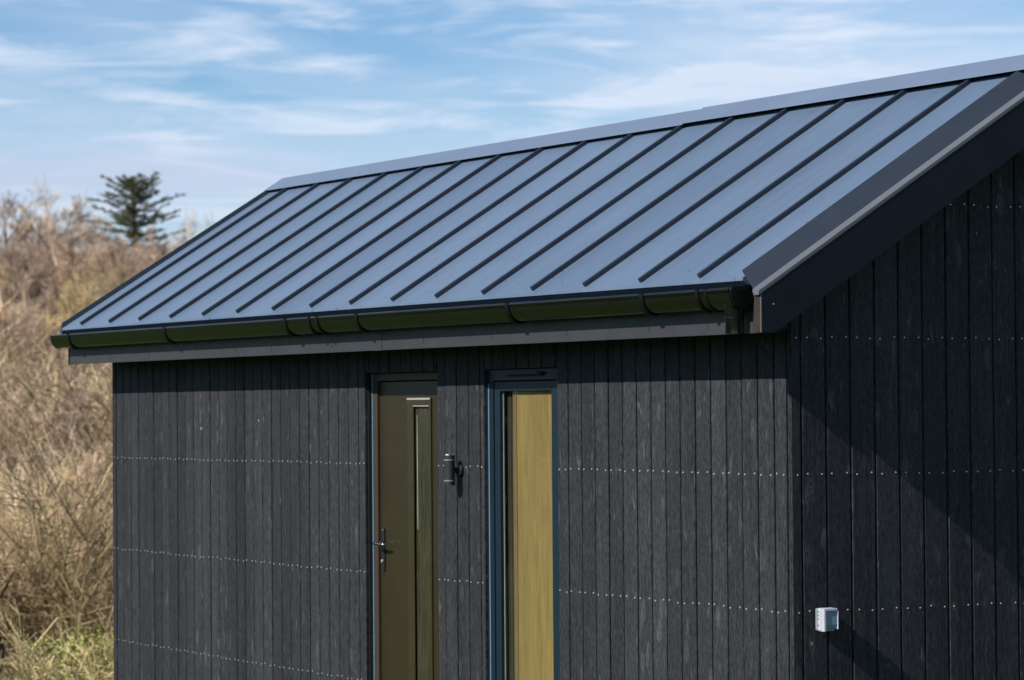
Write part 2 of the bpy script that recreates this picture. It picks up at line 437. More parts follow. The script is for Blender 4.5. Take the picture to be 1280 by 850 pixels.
# bargeboards: vertical end at the eave, bottom flat for a hand, then up the slope
def barge(x0, x1, y0=-.302):
    mb = MB(); zb = 2.262
    pts = [(y0, zr(y0)-.0755), (APY, zr(APY)-.0755), (APY, 2.264+.62*(APY+.235)), (-.235, zb), (y0, zb)]
    mb.loft([(x0, y, z) for y, z in pts], [(x1, y, z) for y, z in pts]); return mb
BG = part(barge(.205, .2455).build('bargeboard', M_BARGE, bevel=.0015))
rbox(.196, .240, -.3065, -.3025, 2.264, 2.432, 'end_timber', M_BROWN, BG, 0)
rbox(.190, .2455, -.312, -.3066, 2.434, 2.450, 'lit_drip_strip', M_VEDGE, BG, 0)  # pale strip standing in for the sunlit part of the eave drip
rbox(.2405, .2458, -.3068, -.3025, 2.264, 2.4335, 'corner_bead', M_VEDGE, BG, 0)
for y_, z_ in ((-.243, 2.385),):
    MB().tube([(.2456, y_, z_), (.2468, y_, z_)], [.0032, .003], 8).build('board_screw', M_STEEL, BG)
part(barge(-8.155, -8.127, -.2635).build('bargeboard', M_BARGE, bevel=.0015))
# rear half gable verge, seen only from the side
rv = MB()
for x0, x1 in ((.205, .2455), (-8.155, -8.127)):
    pts = [(APY+.001, zr(APY)-.07), (YB, ZE-.07), (YB, ZE-.26), (YB-.06, ZE-.26), (APY+.001, 2.264+.62*(APY+.235))]
    rv.loft([(x0, y, z) for y, z in pts], [(x1, y, z) for y, z in pts])
rv.loft([(.119, APY+.001, zr(APY)+.03), (.119, YB, ZE+.03), (.207, YB, ZE-.05), (.207, APY+.001, zr(APY)-.05)],
        [(.119, APY+.001, zr(APY)), (.119, YB, ZE), (.207, YB, ZE-.07), (.207, APY+.001, zr(APY)-.07)])
part(rv.build('rear_bargeboard', M_BARGE))
# gable soffit (between wall and bargeboard)
sf = MB()
for xa, xb in ((.001, .2045), (-8.1265, -L-.001)):
    pts = [(-.255, 2.275), (APY, 2.275+.62*(APY+.235)+.01), (APY, zr(APY)-.105), (-.255, zr(-.255)-.06)]
    sf.loft([(xa, y, z) for y, z in pts], [(xb, y, z) for y, z in pts])
for xa, xb in ((-.018, .0008), (-L-.0008, -L+.018)): sf.box(xa, xb, -.248, -.0045, 2.2895, zr(-.248)-.03)
part(sf.build('soffit', M_BARGE))
# fascia with joint, eaves soffit
FY = -.262
fa = MB(); fa.box(-8.126, -3.523, FY, FY+.012, 2.263, 2.485); fa.box(-3.519, .195, FY, FY+.012, 2.263, 2.485)
FA = part(fa.build('fascia', M_FASC, bevel=.0015))
rbox(-3.56, -3.48, FY-.0025, FY-.0004, 2.262, 2.35, 'joint_strap', M_FASC, FA, 0)
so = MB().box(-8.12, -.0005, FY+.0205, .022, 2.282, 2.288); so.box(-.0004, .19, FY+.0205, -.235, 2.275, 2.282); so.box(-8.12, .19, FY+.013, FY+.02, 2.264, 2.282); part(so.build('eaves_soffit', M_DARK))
fb = MB()
for x in (-7.4, -6.75, -5.4, -4.9, -4.1, -3.0, -2.25, -1.5, -.75, -.25):
    fb.box(x, x+.004, FY-.0012, FY-.0002, 2.290, 2.318)
fb.build('fixing_marks', M_DARK, FA)
# eave drip flashing in the shade under the roof edge
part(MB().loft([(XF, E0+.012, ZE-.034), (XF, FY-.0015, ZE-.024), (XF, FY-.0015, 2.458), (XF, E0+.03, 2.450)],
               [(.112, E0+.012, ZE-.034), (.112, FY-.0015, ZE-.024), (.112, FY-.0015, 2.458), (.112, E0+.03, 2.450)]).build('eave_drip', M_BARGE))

# ---- gutter
GY, GZ, GRY, GRZ = -.322, 2.447, .056, .078
def arc(r, rz, n=20): return [(GY-r*math.cos(math.pi*j/n), GZ-rz*math.sin(math.pi*j/n)) for j in range(n+1)]
def gut(x0, x1, r=GRY, rz=GRZ, t=.0025):
    mb = MB(); o = arc(r, rz); inn = arc(r-t, rz-t)
    # rolled front bead
    bead = [(GY-r+.004+.0085*math.cos(q), GZ+.004+.0085*math.sin(q)) for q in [2*math.pi*j/10 for j in range(10)]]
    pr = o+inn[::-1]
    mb.loft([(x0, y, z) for y, z in pr], [(x1, y, z) for y, z in pr])
    mb.loft([(x0, y, z) for y, z in bead], [(x1, y, z) for y, z in bead]); return mb
GU = part(gut(-8.165, .118).build('gutter', M_GUT, smooth=True))
def mark_sharp(o, ang=40):
    import bmesh
    bm = bmesh.new(); bm.from_mesh(o.data)
    for e_ in bm.edges:
        if len(e_.link_faces) == 2 and e_.calc_face_angle(0) > R(ang): e_.smooth = False
    bm.to_mesh(o.data); bm.free()
mark_sharp(GU)
def bracket_mesh(w):
    mb = MB(); o = arc(GRY+.006, GRZ+.010); inn = arc(GRY+.0006, GRZ+.0006); pr = o+inn[::-1]
    mb.loft([(-w/2, y, z) for y, z in pr], [(w/2, y, z) for y, z in pr])
    mb.box(-w/2, w/2, GY-GRY-.0065, GY-GRY+.008, GZ, GZ+.013)
    mb.box(-w/2, w/2, GY+GRY-.004, FY, GZ-.03, GZ+.006)
    return mb.mesh('gutter_bracket', M_GUTR)
bm1 = bracket_mesh(.032); bm2 = bracket_mesh(.022)
for x, w in ((-7.95, 1), (-6.309, 1), (-4.544, 1), (-4.227, 0), (-4.124, 0), (-3.632, 1), (-1.948, 1), (-.682, 1), (-.208, 0), (-.139, 0)):
    o = bpy.data.objects.new('gutter_bracket', bm1 if w else bm2); col.objects.link(o); o.parent = GU; o.location = (x+.06-x*.006, 0, 0)
for x0, x1 in ((-8.172, -8.163), (.116, .125)):
    mb = MB(); pr = arc(GRY+.002, GRZ+.002); mb.loft([(x0, y, z) for y, z in pr], [(x1, y, z) for y, z in pr]); mb.build('end_cap', M_GUTR, GU)
mb = gut(-.075, .108, GRY+.003, GRZ+.003, .002); o = mb.build('outlet', M_GUT, GU, smooth=True); mark_sharp(o)
mb = MB()
mb.tube([(.055, GY+.004, 2.39), (.055, GY+.004, 2.36), (.055, GY+.004, 2.262)], [.048, .041, .0405], 24)
o = mb.build('downpipe', M_GUT, GU, smooth=True); mark_sharp(o)
mb = MB(); mb.tube([(.055, GY+.004, 2.335), (.055, GY+.004, 2.328)], [.0435, .0435], 24); mb.build('pipe_collar', M_GUTR, GU)

# ---- door
DR = part(MB().box(DX0+.003, DX0+.060, .045, .115, .06, DZ-.003).box(DX1-.060, DX1-.003, .045, .115, .06, DZ-.003)
          .box(DX0+.0601, DX1-.0601, .045, .115, DZ-.045, DZ-.003).build('door', M_DFRM, bevel=.002))
rbox(DX0+.0005, DX0+.0025, .0405, .0445, .06, DZ-.004, 'lit_edge_strip', M_LITEDGE, DR, 0)  # pale strips paint the bright line along the door frame edge
rbox(DX0+.003, DX0+.010, .042, .0448, .06, DZ-.004, 'pale_frame_strip', M_LITEDGE, DR, 0)
lx0, lx1 = DX0+.064, DX1-.064
cx0, cx1, cz1 = -3.806, -3.536, 2.006
lf = MB()
lf.box(lx0, cx0, .060, .10, .08, 2.10); lf.box(cx1, lx1, .060, .10, .08, 2.10); lf.box(cx0, cx1, .060, .10, cz1, 2.10); lf.box(cx0, cx1, .060, .10, .08, .2)
LF = lf.build('door_leaf', M_DLEAF, DR)
gx0, gx1, gz1 = -3.738, -3.552, 1.968
cs = MB()
cs.box(cx0-.004, gx0, .050, .059, .2, cz1+.004); cs.box(gx1, cx1+.004, .050, .059, .2, cz1+.004)
cs.box(gx0, gx1, .050, .059, gz1, cz1+.004)
cs.build('glazing_frame', M_CASS, LF, bevel=.003)
rbox(cx0-.003, cx1+.003, .047, .0495, cz1-.006, cz1+.005, 'weather_bead', simple('grey_bead', (.30, .29, .28), .5), LF, .001)
rbox(gx0, gx1, .049, .0565, gz1-.004, gz1+.002, 'glazing_bead', simple('grey_bead2', (.28, .28, .27), .5), LF, .001)
MB().box(gx0, gx1, .066, .070, .2, gz1).build('obscured_pane', M_OBSC, LF)
rbox(gx0+.016, gx0+.028, .0635, .0655, 1.30, gz1-.05, 'lit_pane_bevel', simple('lit_green_bevel', (.14, .17, .145), .4, 0, .4, 4), LF, 0)  # pale colour paints the bevel as if lit
# lever handle with long backplate
HX = -4.118
hp = MB().box(HX-.014, HX+.014, .050, .0595, 1.058, 1.295)
HP = hp.build('handle_plate', M_BLK, DR, bevel=.003)
hh = MB(); hh.tube([(HX, .052, 1.213), (HX, .000, 1.213)], [.010, .009], 10)
hh.tube([(HX-.004, .000, 1.213), (HX+.03, -.003, 1.213), (HX+.09, .000, 1.210), (HX+.115, .004, 1.209)], [.0095, .0095, .008, .007], 10)
hh.build('lever', M_CHR, HP, smooth=True)
MB().tube([(HX, .051, 1.115), (HX, .042, 1.115)], [.009, .009], 12).build('key_cylinder', M_STEEL, HP)
MB().tube([(HX+.002, .051, 1.286), (HX+.002, .048, 1.286)], [.004, .004], 8).build('plate_screw', M_STEEL, HP)

# ---- window
wf = MB(); F = .025
wf.box(WX0+.003, WX0+.050, F, .10, .06, WZ-.003); wf.box(WX1-.050, WX1-.003, F, .10, .06, WZ-.003)
wf.box(WX0+.0501, WX1-.0501, F, .10, WZ-.060, WZ-.003)
WN = part(wf.build('window', M_WFRM, bevel=.002))
sh = MB(); sx0, sx1 = WX0+.054, WX1-.054
sh.box(sx0, sx0+.056, F+.006, .085, .07, 2.087); sh.box(sx1-.056, sx1, F+.006, .085, .07, 2.087); sh.box(sx0+.0561, sx1-.0561, F+.006, .085, 2.038, 2.087)
SH = sh.build('sash', M_WFRM, WN, bevel=.0025)
MB().box(sx0+.0561, sx1-.0561, .046, .050, .08, 2.0379).build('pane', M_GLASS, SH)
rbox(sx0+.0565, sx0+.062, .0505, .056, .08, 2.037, 'spacer_bar', simple('grey_spacer', (.35, .33, .30), .4), SH, 0)
rbox(WX0+.0032, WX0+.013, F-.003, F-.0004, .06, WZ-.075, 'lit_edge_strip', M_LITEDGE, WN, 0)  # the frame's lit, reflecting edge painted as a strip
vt = rbox(-2.62, -2.25, F-.012, F-.0006, 2.121, 2.133, 'trickle_vent', M_WFRM, WN, .002)
rbox(-2.62, -2.25, F-.008, F-.0008, 2.112, 2.1195, 'vent_slot', M_DARK, vt, 0)
rbox(-2.285, -2.235, F-.016, F-.0125, 2.118, 2.136, 'vent_stop', M_DARK, vt, 0)
BL_ = MB().box(sx0+.150, sx1-.02, .060, .064, .08, 2.06).build('blind', M_BLIND, WN)
def gap_fill():
    m, nt, b, _ = new_mat('dark_brown_gap_fill'); f = noise_tex(nt, coords(nt, (70, 70, 1.5)), 1, 3, .6)
    nt.links.new(ramp(nt, f, [(.35, (.012, .010, .009)), (.7, (.055, .043, .03))]), b.inputs['Base Color']); b.inputs['Roughness'].default_value = .9; return m
cu = MB(); n_ = 16
A_ = [(sx0+.0575+(.100*i/n_), .074+.006*math.sin(i*1.7), .08) for i in range(n_+1)]
cu.strip(A_, [(x, y, 2.06) for x, y, z in A_]); cu.build('gap_fill', gap_fill(), WN)  # dark sheet added as the unlit gap beside the blind
rbox(sx0+.150, sx0+.188, .0570, .0595, .08, 2.06, 'blind_edge', M_BLIND2, BL_, 0)

# hang every part under the building
for o in parts_top:
    o.parent = bld; o.matrix_parent_inverse = Matrix.Translation(-BL)
bpy.data.objects.remove(B)

# ------------------------------------------------------------------ wall lamp, outdoor switch
LX, LZ, LY = -3.09, 1.630, -.066
lamp = empty('wall_lamp', (LX, 0, LZ-.08))
tag(lamp, 'charcoal cylinder up and down lamp on black boards between door and window', 'wall lamp')
def lt(mb, name, m, smooth=True):
    o = mb.build(name, m, None, smooth=smooth); mark_sharp(o); o.parent = lamp; o.matrix_parent_inverse = Matrix.Translation((-LX, 0, -LZ+.08)); return o
H = .078
lt(MB().tube([(LX, LY, LZ-H), (LX, LY, LZ-H+.001), (LX, LY, LZ+H-.001), (LX, LY, LZ+H)], [.0255, .027, .027, .0255], 28), 'lamp_body', M_LAMP)
for s in (-1, 1):
    o = lt(MB().tube([(LX, LY, LZ+s*.054-.0035), (LX, LY, LZ+s*.054+.0035)], [.031, .031], 28), 'lamp_ring', M_LRING)
lt(MB().tube([(LX, LY-.012, LZ+H+.0005), (LX, LY-.012, LZ+H+.006)], [.012, .008], 16), 'bulb', M_BULB)
lt(MB().tube([(LX, -.004, LZ), (LX, -.016, LZ), (LX, -.020, LZ)], [.036, .036, .030], 28), 'mounting_plate', M_BLK)
lt(MB().tube([(LX, -.0201, LZ), (LX, LY+.02, LZ)], [.014, .014], 16), 'lamp_arm', M_BLK)

SX = .006
sw = empty('outdoor_switch', (SX, .153, .967))
tag(sw, 'small light grey weatherproof switch box low on the shaded gable wall', 'switch box')
def sb(name, m, x0, x1, y0, y1, z0, z1, bev, par=None):
    o = MB().box(x0-SX, x1-SX, y0-.153, y1-.153, z0-.967, z1-.967).build(name, m, par or sw, bevel=bev); return o
y0, y1 = .1155, .192
sb('back_box', M_SOCKB, SX, .022, y0, y1, .968, 1.066, .006)
sb('front_cover', M_SOCK, .0225, .050, y0-.001, y1+.001, .966, 1.068, .008)
# lid housing: a rim with rounded shoulders round a recessed blue-grey flap
mb = MB(); 
for (a, b, c, d) in ((y0, y0+.012, .966, 1.067), (y1-.005, y1, .975, 1.058)): mb.box(.0505-SX, .078-SX, a-.153, b-.153, c-.967, d-.967)
mb.box(.0505-SX, .078-SX, y0+.0121-.153, y1-.0052-.153, 1.055-.967, 1.067-.967)
mb.build('cover_rim', M_SOCK, sw, bevel=.003)
lid = MB(); pr = [(.0507, 1.0545), (.070, 1.0545), (.0735, 1.046), (.0735, .995), (.067, .978), (.0507, .974)]
lid.loft([(x-SX, y0+.0125-.153, z-.967) for x, z in pr], [(x-SX, y1-.0055-.153, z-.967) for x, z in pr])
lid.build('flap', M_SOCKC, sw, bevel=.002)
for zz in (1.052, 1.036, 1.02, .992):
    mb = MB(); mb.tube([(.034-SX, y0-.0012-.153, zz-.967), (.034-SX, y0-.0026-.153, zz-.967)], [.0035, .003], 8); mb.build('cover_screw', M_DARK, sw)

# ------------------------------------------------------------------ terrain
CAM = Vector((11.42021, -7.62205, 1.94402)); FWD = Vector((-.8772354, .4795479, .02217797))
fh = Vector((FWD.x, FWD.y)).normalized(); rh = Vector((fh.y, -fh.x))
KD = [0, 22, 27, 36, 50, 80, 120, 180, 240, 275, 310, 420, 700, 3000]
KZ = [0, -.02, -.4, -1.7, -2.0, -1.3, 1.4, 6.0, 9.6, 10.8, 9.5, 5., -10, -60]
def lerp(D, X, Y):
    if D <= X[0]: return Y[0]
    for i in range(1, len(X)):
        if D <= X[i]:
            t = (D-X[i-1])/(X[i]-X[i-1]); return Y[i-1]+(Y[i]-Y[i-1])*t
    return Y[-1]
def ground(x, y):
    dx, dy = x-CAM.x, y-CAM.y; D = math.hypot(dx, dy)
    phi = math.atan2(-(dx*rh.x+dy*rh.y), dx*fh.x+dy*fh.y)     # positive to the left of the view
    w = 1/(1+math.exp(-(phi+R(75))*6)) * 1/(1+math.exp((phi-R(125))*6))
    z = lerp(D, KD, KZ)
    low = lerp(D, [0, 22, 60, 200, 3000], [-.03, -.05, -.6, -3, -30])
    if D > 30: z += (mnoise.noise(Vector((x*.03, y*.03, 0)))*1.2 + mnoise.noise(Vector((x*.11, y*.11, 3)))*.35)*min(1, (D-30)/60)
    return low*(1-w) + z*w
rings = [0, 5, 10, 15, 20, 24, 28, 32, 36, 41, 46, 52, 58, 66, 74, 83, 94, 106, 120, 136, 154, 175, 198, 222, 244, 262, 280, 300, 330, 380, 460, 600, 900, 1500, 3000]
na = 144; tv = [(CAM.x, CAM.y, ground(CAM.x, CAM.y)-.02)]; tf = []
for r in rings[1:]:
    for j in range(na):
        a = 2*math.pi*j/na; x, y = CAM.x+r*math.cos(a), CAM.y+r*math.sin(a); tv.append((x, y, ground(x, y)-.02))
for j in range(na): tf.append((0, 1+j, 1+(j+1) % na))
for i in range(len(rings)-2):
    for j in range(na):
        a = 1+i*na+j; b = 1+i*na+(j+1) % na; tf.append((a, a+na, b+na, b))
def ground_mat():
    m, nt, b, _ = new_mat('hillside_and_grass')
    g = N(nt, 'ShaderNodeNewGeometry'); v = g.outputs['Position']
    dist = N(nt, 'ShaderNodeVectorMath', operation='DISTANCE'); nt.links.new(v, dist.inputs[0]); dist.inputs[1].default_value = CAM
    n1 = noise_tex(nt, v, .35, 5); n2 = noise_tex(nt, v, 5, 5); n3 = noise_tex(nt, v, .05, 4)
    gr = ramp(nt, n2, [(.3, (.024, .052, .005)), (.7, (.055, .100, .010))])
    br = ramp(nt, n1, [(.3, (.05, .038, .025)), (.55, (.10, .078, .05)), (.75, (.07, .075, .03))])
    br = mixc(nt, ramp(nt, n2, [(.4, 0.), (.6, .6)]), br, (.24, .19, .13))
    fd = N(nt, 'ShaderNodeMapRange'); fd.inputs[1].default_value = 26; fd.inputs[2].default_value = 42
    nt.links.new(dist.outputs['Value'], fd.inputs[0])
    # the slope facing the long wall is pasture; the wooded side is brown
    sp = N(nt, 'ShaderNodeSeparateXYZ'); nt.links.new(v, sp.inputs[0])
    side = N(nt, 'ShaderNodeMapRange'); side.inputs[1].default_value = -8; side.inputs[2].default_value = 14
    nt.links.new(mathn(nt, 'ADD', sp.outputs[1], mathn(nt, 'MULTIPLY', sp.outputs[0], .12)), side.inputs[0])
    nt.links.new(mixc(nt, mathn(nt, 'MULTIPLY', fd.outputs[0], side.outputs[0]), gr, br), b.inputs['Base Color'])
    b.inputs['Roughness'].default_value = .95; b.inputs['Specular IOR Level'].default_value = .1
    return m
M_GR = ground_mat()
me = bpy.data.meshes.new('ground'); me.from_pydata(tv, [], tf); me.materials.append(M_GR)
me.polygons.foreach_set('use_smooth', [True]*len(tf))
go = bpy.data.objects.new('ground', me); col.objects.link(go); go['kind'] = 'structure'

# ------------------------------------------------------------------ bare trees, shrubs, brambles
def bark(name, a, b_, sc=1.5, rough=.85):
    m, nt, b, _ = new_mat(name)
    oi = N(nt, 'ShaderNodeObjectInfo')
    g = N(nt, 'ShaderNodeNewGeometry')
    f = noise_tex(nt, g.outputs['Position'], sc, 4)
    gap_shade = noise_tex(nt, g.outputs['Position'], .42, 3, .6)
    c = ramp(nt, f, [(.32, a), (.68, b_)])
    c = mixc(nt, 1., c, ramp(nt, oi.outputs['Random'], [(0, (.66, .63, .60)), (.5, (1., .98, .95)), (1, (1.28, 1.2, 1.08))]), 'MULTIPLY')
    c = mixc(nt, 1., c, ramp(nt, gap_shade, [(.36, (.56, .50, .46)), (.5, (1.06, 1.02, 1.0)), (.64, (1.42, 1.34, 1.27))]), 'MULTIPLY')  # dark patches paint the shaded gaps of the brush into the colour
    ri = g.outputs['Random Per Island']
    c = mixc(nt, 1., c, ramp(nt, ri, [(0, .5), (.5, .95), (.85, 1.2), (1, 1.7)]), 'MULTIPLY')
    nt.links.new(c, b.inputs['Base Color']); b.inputs['Roughness'].default_value = rough
    b.inputs['Specular IOR Level'].default_value = .15
    return m
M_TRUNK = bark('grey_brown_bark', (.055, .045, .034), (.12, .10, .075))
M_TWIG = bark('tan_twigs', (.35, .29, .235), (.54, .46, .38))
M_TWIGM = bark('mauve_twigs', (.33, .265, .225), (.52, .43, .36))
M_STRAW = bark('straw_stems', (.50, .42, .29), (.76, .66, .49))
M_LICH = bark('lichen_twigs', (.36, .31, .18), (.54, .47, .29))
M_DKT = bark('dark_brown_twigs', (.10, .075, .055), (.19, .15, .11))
def leafm(name, a, b_):
    m, nt, b, out = new_mat(name)
    g = N(nt, 'ShaderNodeNewGeometry')
    c = ramp(nt, g.outputs['Random Per Island'], [(0, a), (1, b_)])
    nt.links.new(c, b.inputs['Base Color']); b.inputs['Roughness'].default_value = .5
    tr = N(nt, 'ShaderNodeBsdfTranslucent'); nt.links.new(c, tr.inputs[0])
    mx = N(nt, 'ShaderNodeMixShader'); mx.inputs[0].default_value = .3
    nt.links.new(b.outputs[0], mx.inputs[1]); nt.links.new(tr.outputs[0], mx.inputs[2]); nt.links.new(mx.outputs[0], out.inputs[0])
    return m
M_IVY = leafm('ivy_leaves', (.05, .085, .03), (.13, .18, .06))
M_YG = leafm('yellow_green_leaves', (.26, .30, .05), (.55, .60, .16))
M_NEED = leafm('conifer_needles', (.075, .088, .042), (.16, .175, .085))

def rvec(rg): return Vector((rg.gauss(0, 1), rg.gauss(0, 1), rg.gauss(0, 1)))
def leaf(mb, p, s, rg, mi=0):
    a = rvec(rg).normalized(); b = a.cross(rvec(rg)).normalized()
    mb.add([p-a*s, p-b*s*.5, p+a*s, p+b*s*.5], [(0, 1, 2, 3)], mi)

def grow(tm, cm, rg, p, d, ln, r, lev, maxlev, up, wob, kids, ratio, rmin, tips):
    n = 3 if lev < maxlev else 2
    pts = [p.copy()]; rr = [r]
    for i in range(n):
        d = (d + rvec(rg)*wob + Vector((0, 0, up))).normalized()
        pts.append(pts[-1]+d*ln/n); rr.append(max(rmin, r*(1-.55*(i+1)/n)))
    mb = tm if lev <= 1 else cm
    mb.tube(pts, rr, 6 if lev == 0 else (4 if lev == 1 else 3), cap=False)
    if lev >= maxlev: tips.append(pts[-1]); return
    for k in range(kids[lev]):
        t = rg.uniform(.30 if lev else .38, 1.) ; j = min(n-1, int(t*n)); q = pts[j].lerp(pts[j+1], t*n-j)
        ax = d.cross(rvec(rg)).normalized(); ang = rg.uniform(.35, .95)
        nd = (Matrix.Rotation(ang, 3, ax) @ d)
        grow(tm, cm, rg, q, nd, ln*ratio*rg.uniform(.7, 1.15), max(rmin, r*.5*rg.uniform(.7, 1.)), lev+1, maxlev, up, wob, kids, ratio, rmin, tips)

def bare_tree(seed, h, rmin, kids, name, twig, ivy=0):
    rg = random.Random(seed); tm, cm = MB(), MB(); tips = []
    r0 = h*.022
    grow(tm, cm, rg, Vector((0, 0, -.3)), Vector((rg.uniform(-.12, .12), rg.uniform(-.12, .12), 1)), h*.62, r0, 0, 4, .10, .13, kids, .56, rmin, tips)
    if ivy:
        for i in range(ivy):
            z = rg.uniform(.5, h*.55); a = rg.uniform(0, 6.28); q = rg.uniform(.15, .5)
            leaf(cm, Vector((math.cos(a)*q, math.sin(a)*q, z)), rg.uniform(.07, .13), rg, 1)
    return tm.mesh(name+'_trunk', M_TRUNK), cm.mesh(name+'_crown', [twig, M_IVY])

def thicket(seed, h, spread, stems, sub, name, mat, rmin, leaves=0, lmat=None, tw=(.5, .25), ls=(.025, .05)):
    """multi-stemmed scrub: arching stems from the ground with side twigs"""
    rg = random.Random(seed); cm = MB()
    for s in range(stems):
        a = rg.uniform(0, 6.28); q = spread*.45*math.sqrt(rg.random())
        p = Vector((math.cos(a)*q, math.sin(a)*q, -.2)); ln = h*rg.uniform(.55, 1.1)
        d = Vector((math.cos(a)*rg.uniform(0, .55), math.sin(a)*rg.uniform(0, .55), 1)).normalized()
        pts = [p]; rr = [rmin*2.6]; n = 5
        for i in range(n):
            d = (d + rvec(rg)*.14 + Vector((0, 0, -.05*i))).normalized(); pts.append(pts[-1]+d*ln/n); rr.append(max(rmin, rmin*2.6*(1-(i+1)/n)))
        cm.tube(pts, rr, 3, cap=False)
        for k in range(sub):
            t = rg.uniform(.15, 1.); j = min(n-1, int(t*n)); q_ = pts[j].lerp(pts[j+1], t*n-j)
            nd = (d + rvec(rg)*.75 + Vector((0, 0, .25))).normalized(); l2 = ln*rg.uniform(tw[1], tw[0])
            m1 = q_+nd*l2*.5; nd2 = (nd+rvec(rg)*.3).normalized(); e2 = m1+nd2*l2*.5
            cm.tube([q_, m1, e2], [rmin*1.2, rmin, rmin*.7], 3, cap=False)
            for kk in range(2):
                nd3 = (nd2+rvec(rg)*.6).normalized(); cm.tube([m1.lerp(e2, rg.random()), m1.lerp(e2, .5)+nd3*l2*.45], [rmin*.8, rmin*.55], 3, cap=False)
    for i in range(leaves):
        a = rg.uniform(0, 6.28); q = spread*.5*math.sqrt(rg.random()); z = h*rg.uniform(.15, .95)*(1-.5*(q/spread))
        leaf(cm, Vector((math.cos(a)*q, math.sin(a)*q, z)), rg.uniform(*ls), rg, 1)
    return cm.mesh(name, [mat, lmat or M_IVY])

K1 = [7, 6, 6, 5]
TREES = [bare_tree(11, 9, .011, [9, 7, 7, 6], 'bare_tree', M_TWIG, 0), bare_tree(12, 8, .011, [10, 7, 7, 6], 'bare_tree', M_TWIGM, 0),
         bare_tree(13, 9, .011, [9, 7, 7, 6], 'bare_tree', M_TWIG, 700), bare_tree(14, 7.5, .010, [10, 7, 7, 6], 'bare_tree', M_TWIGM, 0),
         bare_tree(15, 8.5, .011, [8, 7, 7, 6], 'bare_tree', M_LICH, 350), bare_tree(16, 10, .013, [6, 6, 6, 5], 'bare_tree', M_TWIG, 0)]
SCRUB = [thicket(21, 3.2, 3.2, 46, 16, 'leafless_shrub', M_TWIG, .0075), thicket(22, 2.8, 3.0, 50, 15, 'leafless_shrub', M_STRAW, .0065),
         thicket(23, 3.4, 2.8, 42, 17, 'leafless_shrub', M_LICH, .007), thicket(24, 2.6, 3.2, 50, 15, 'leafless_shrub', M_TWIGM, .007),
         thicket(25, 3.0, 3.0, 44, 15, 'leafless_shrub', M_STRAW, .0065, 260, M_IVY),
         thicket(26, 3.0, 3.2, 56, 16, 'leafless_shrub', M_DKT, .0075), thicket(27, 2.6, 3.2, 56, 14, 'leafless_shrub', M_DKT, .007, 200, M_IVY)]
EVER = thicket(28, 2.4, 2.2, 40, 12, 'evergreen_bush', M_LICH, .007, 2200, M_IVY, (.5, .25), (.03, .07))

def at(D, lat, dz=0):            # a place D metres off along the view and lat metres to its right, on the ground
    x = CAM.x+fh.x*D+rh.x*lat; y = CAM.y+fh.y*D+rh.y*lat
    return Vector((x, y, ground(x, y)+dz))
rg = random.Random(77)
def put_tree(D, lat, k, s, label, cat, group, nm='bare_tree'):
    p = at(D, lat); root = empty(nm, p); root.rotation_euler = (0, 0, rg.uniform(0, 6.28)); root.scale = (s, s, s*rg.uniform(.92, 1.1))
    tag(root, label, cat, group)
    for part_, me_ in (('trunk', TREES[k][0]), ('crown', TREES[k][1])):
        o = bpy.data.objects.new(part_, me_); col.objects.link(o); o.parent = root
    return root
def put_shrub(D, lat, me_, s, label, group, nm='leafless_shrub', cat='shrub'):
    o = bpy.data.objects.new(nm, me_); col.objects.link(o); o.location = at(D, lat); o.rotation_euler = (rg.uniform(-.08, .08), rg.uniform(-.08, .08), rg.uniform(0, 6.28))
    o.scale = (s*rg.uniform(.9, 1.2), s*rg.uniform(.9, 1.2), s*rg.uniform(.85, 1.15)); tag(o, label, cat, group); return o
def tier(D0, D1, n, lo, hi, fn):
    for i in range(n):
        D = D0+(D1-D0)*((i+rg.random())/n); a = lo+(hi-lo)*((i*.618034+rg.uniform(-.04, .04)) % 1.)
        fn(D, D*a)
# skyline wood, two bands of trees down the slope, then scrub
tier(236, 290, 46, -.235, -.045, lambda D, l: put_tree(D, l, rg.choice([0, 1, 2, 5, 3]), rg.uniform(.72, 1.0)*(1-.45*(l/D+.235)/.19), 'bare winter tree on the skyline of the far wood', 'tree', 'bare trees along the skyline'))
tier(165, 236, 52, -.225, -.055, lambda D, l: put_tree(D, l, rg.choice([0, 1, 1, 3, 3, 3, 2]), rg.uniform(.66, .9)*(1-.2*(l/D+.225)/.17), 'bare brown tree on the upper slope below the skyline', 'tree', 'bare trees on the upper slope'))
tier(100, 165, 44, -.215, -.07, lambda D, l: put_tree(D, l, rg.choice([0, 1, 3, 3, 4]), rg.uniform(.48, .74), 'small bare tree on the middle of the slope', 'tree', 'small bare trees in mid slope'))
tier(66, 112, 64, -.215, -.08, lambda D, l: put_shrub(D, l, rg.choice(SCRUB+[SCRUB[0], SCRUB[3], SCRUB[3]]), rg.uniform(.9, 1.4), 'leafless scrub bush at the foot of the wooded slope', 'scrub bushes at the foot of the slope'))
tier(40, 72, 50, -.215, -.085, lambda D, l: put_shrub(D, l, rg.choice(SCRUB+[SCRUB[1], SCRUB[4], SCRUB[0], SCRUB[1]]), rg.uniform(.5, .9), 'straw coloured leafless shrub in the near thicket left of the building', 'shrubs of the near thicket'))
for D_, a_, s_, l_ in ((60, -.149, .55, 'small dark evergreen bush high in the near thicket'), (44, -.1475, .4, 'low dark green bush in the middle of the near thicket'),
                       (88, -.131, .8, 'dull green bush among the scrub just left of the roof eave'), (125, -.118, 1.2, 'broad green bush on the slope beyond the roof corner')):
    put_shrub(D_, D_*a_, EVER, s_, l_, None, 'evergreen_bush', 'bush')
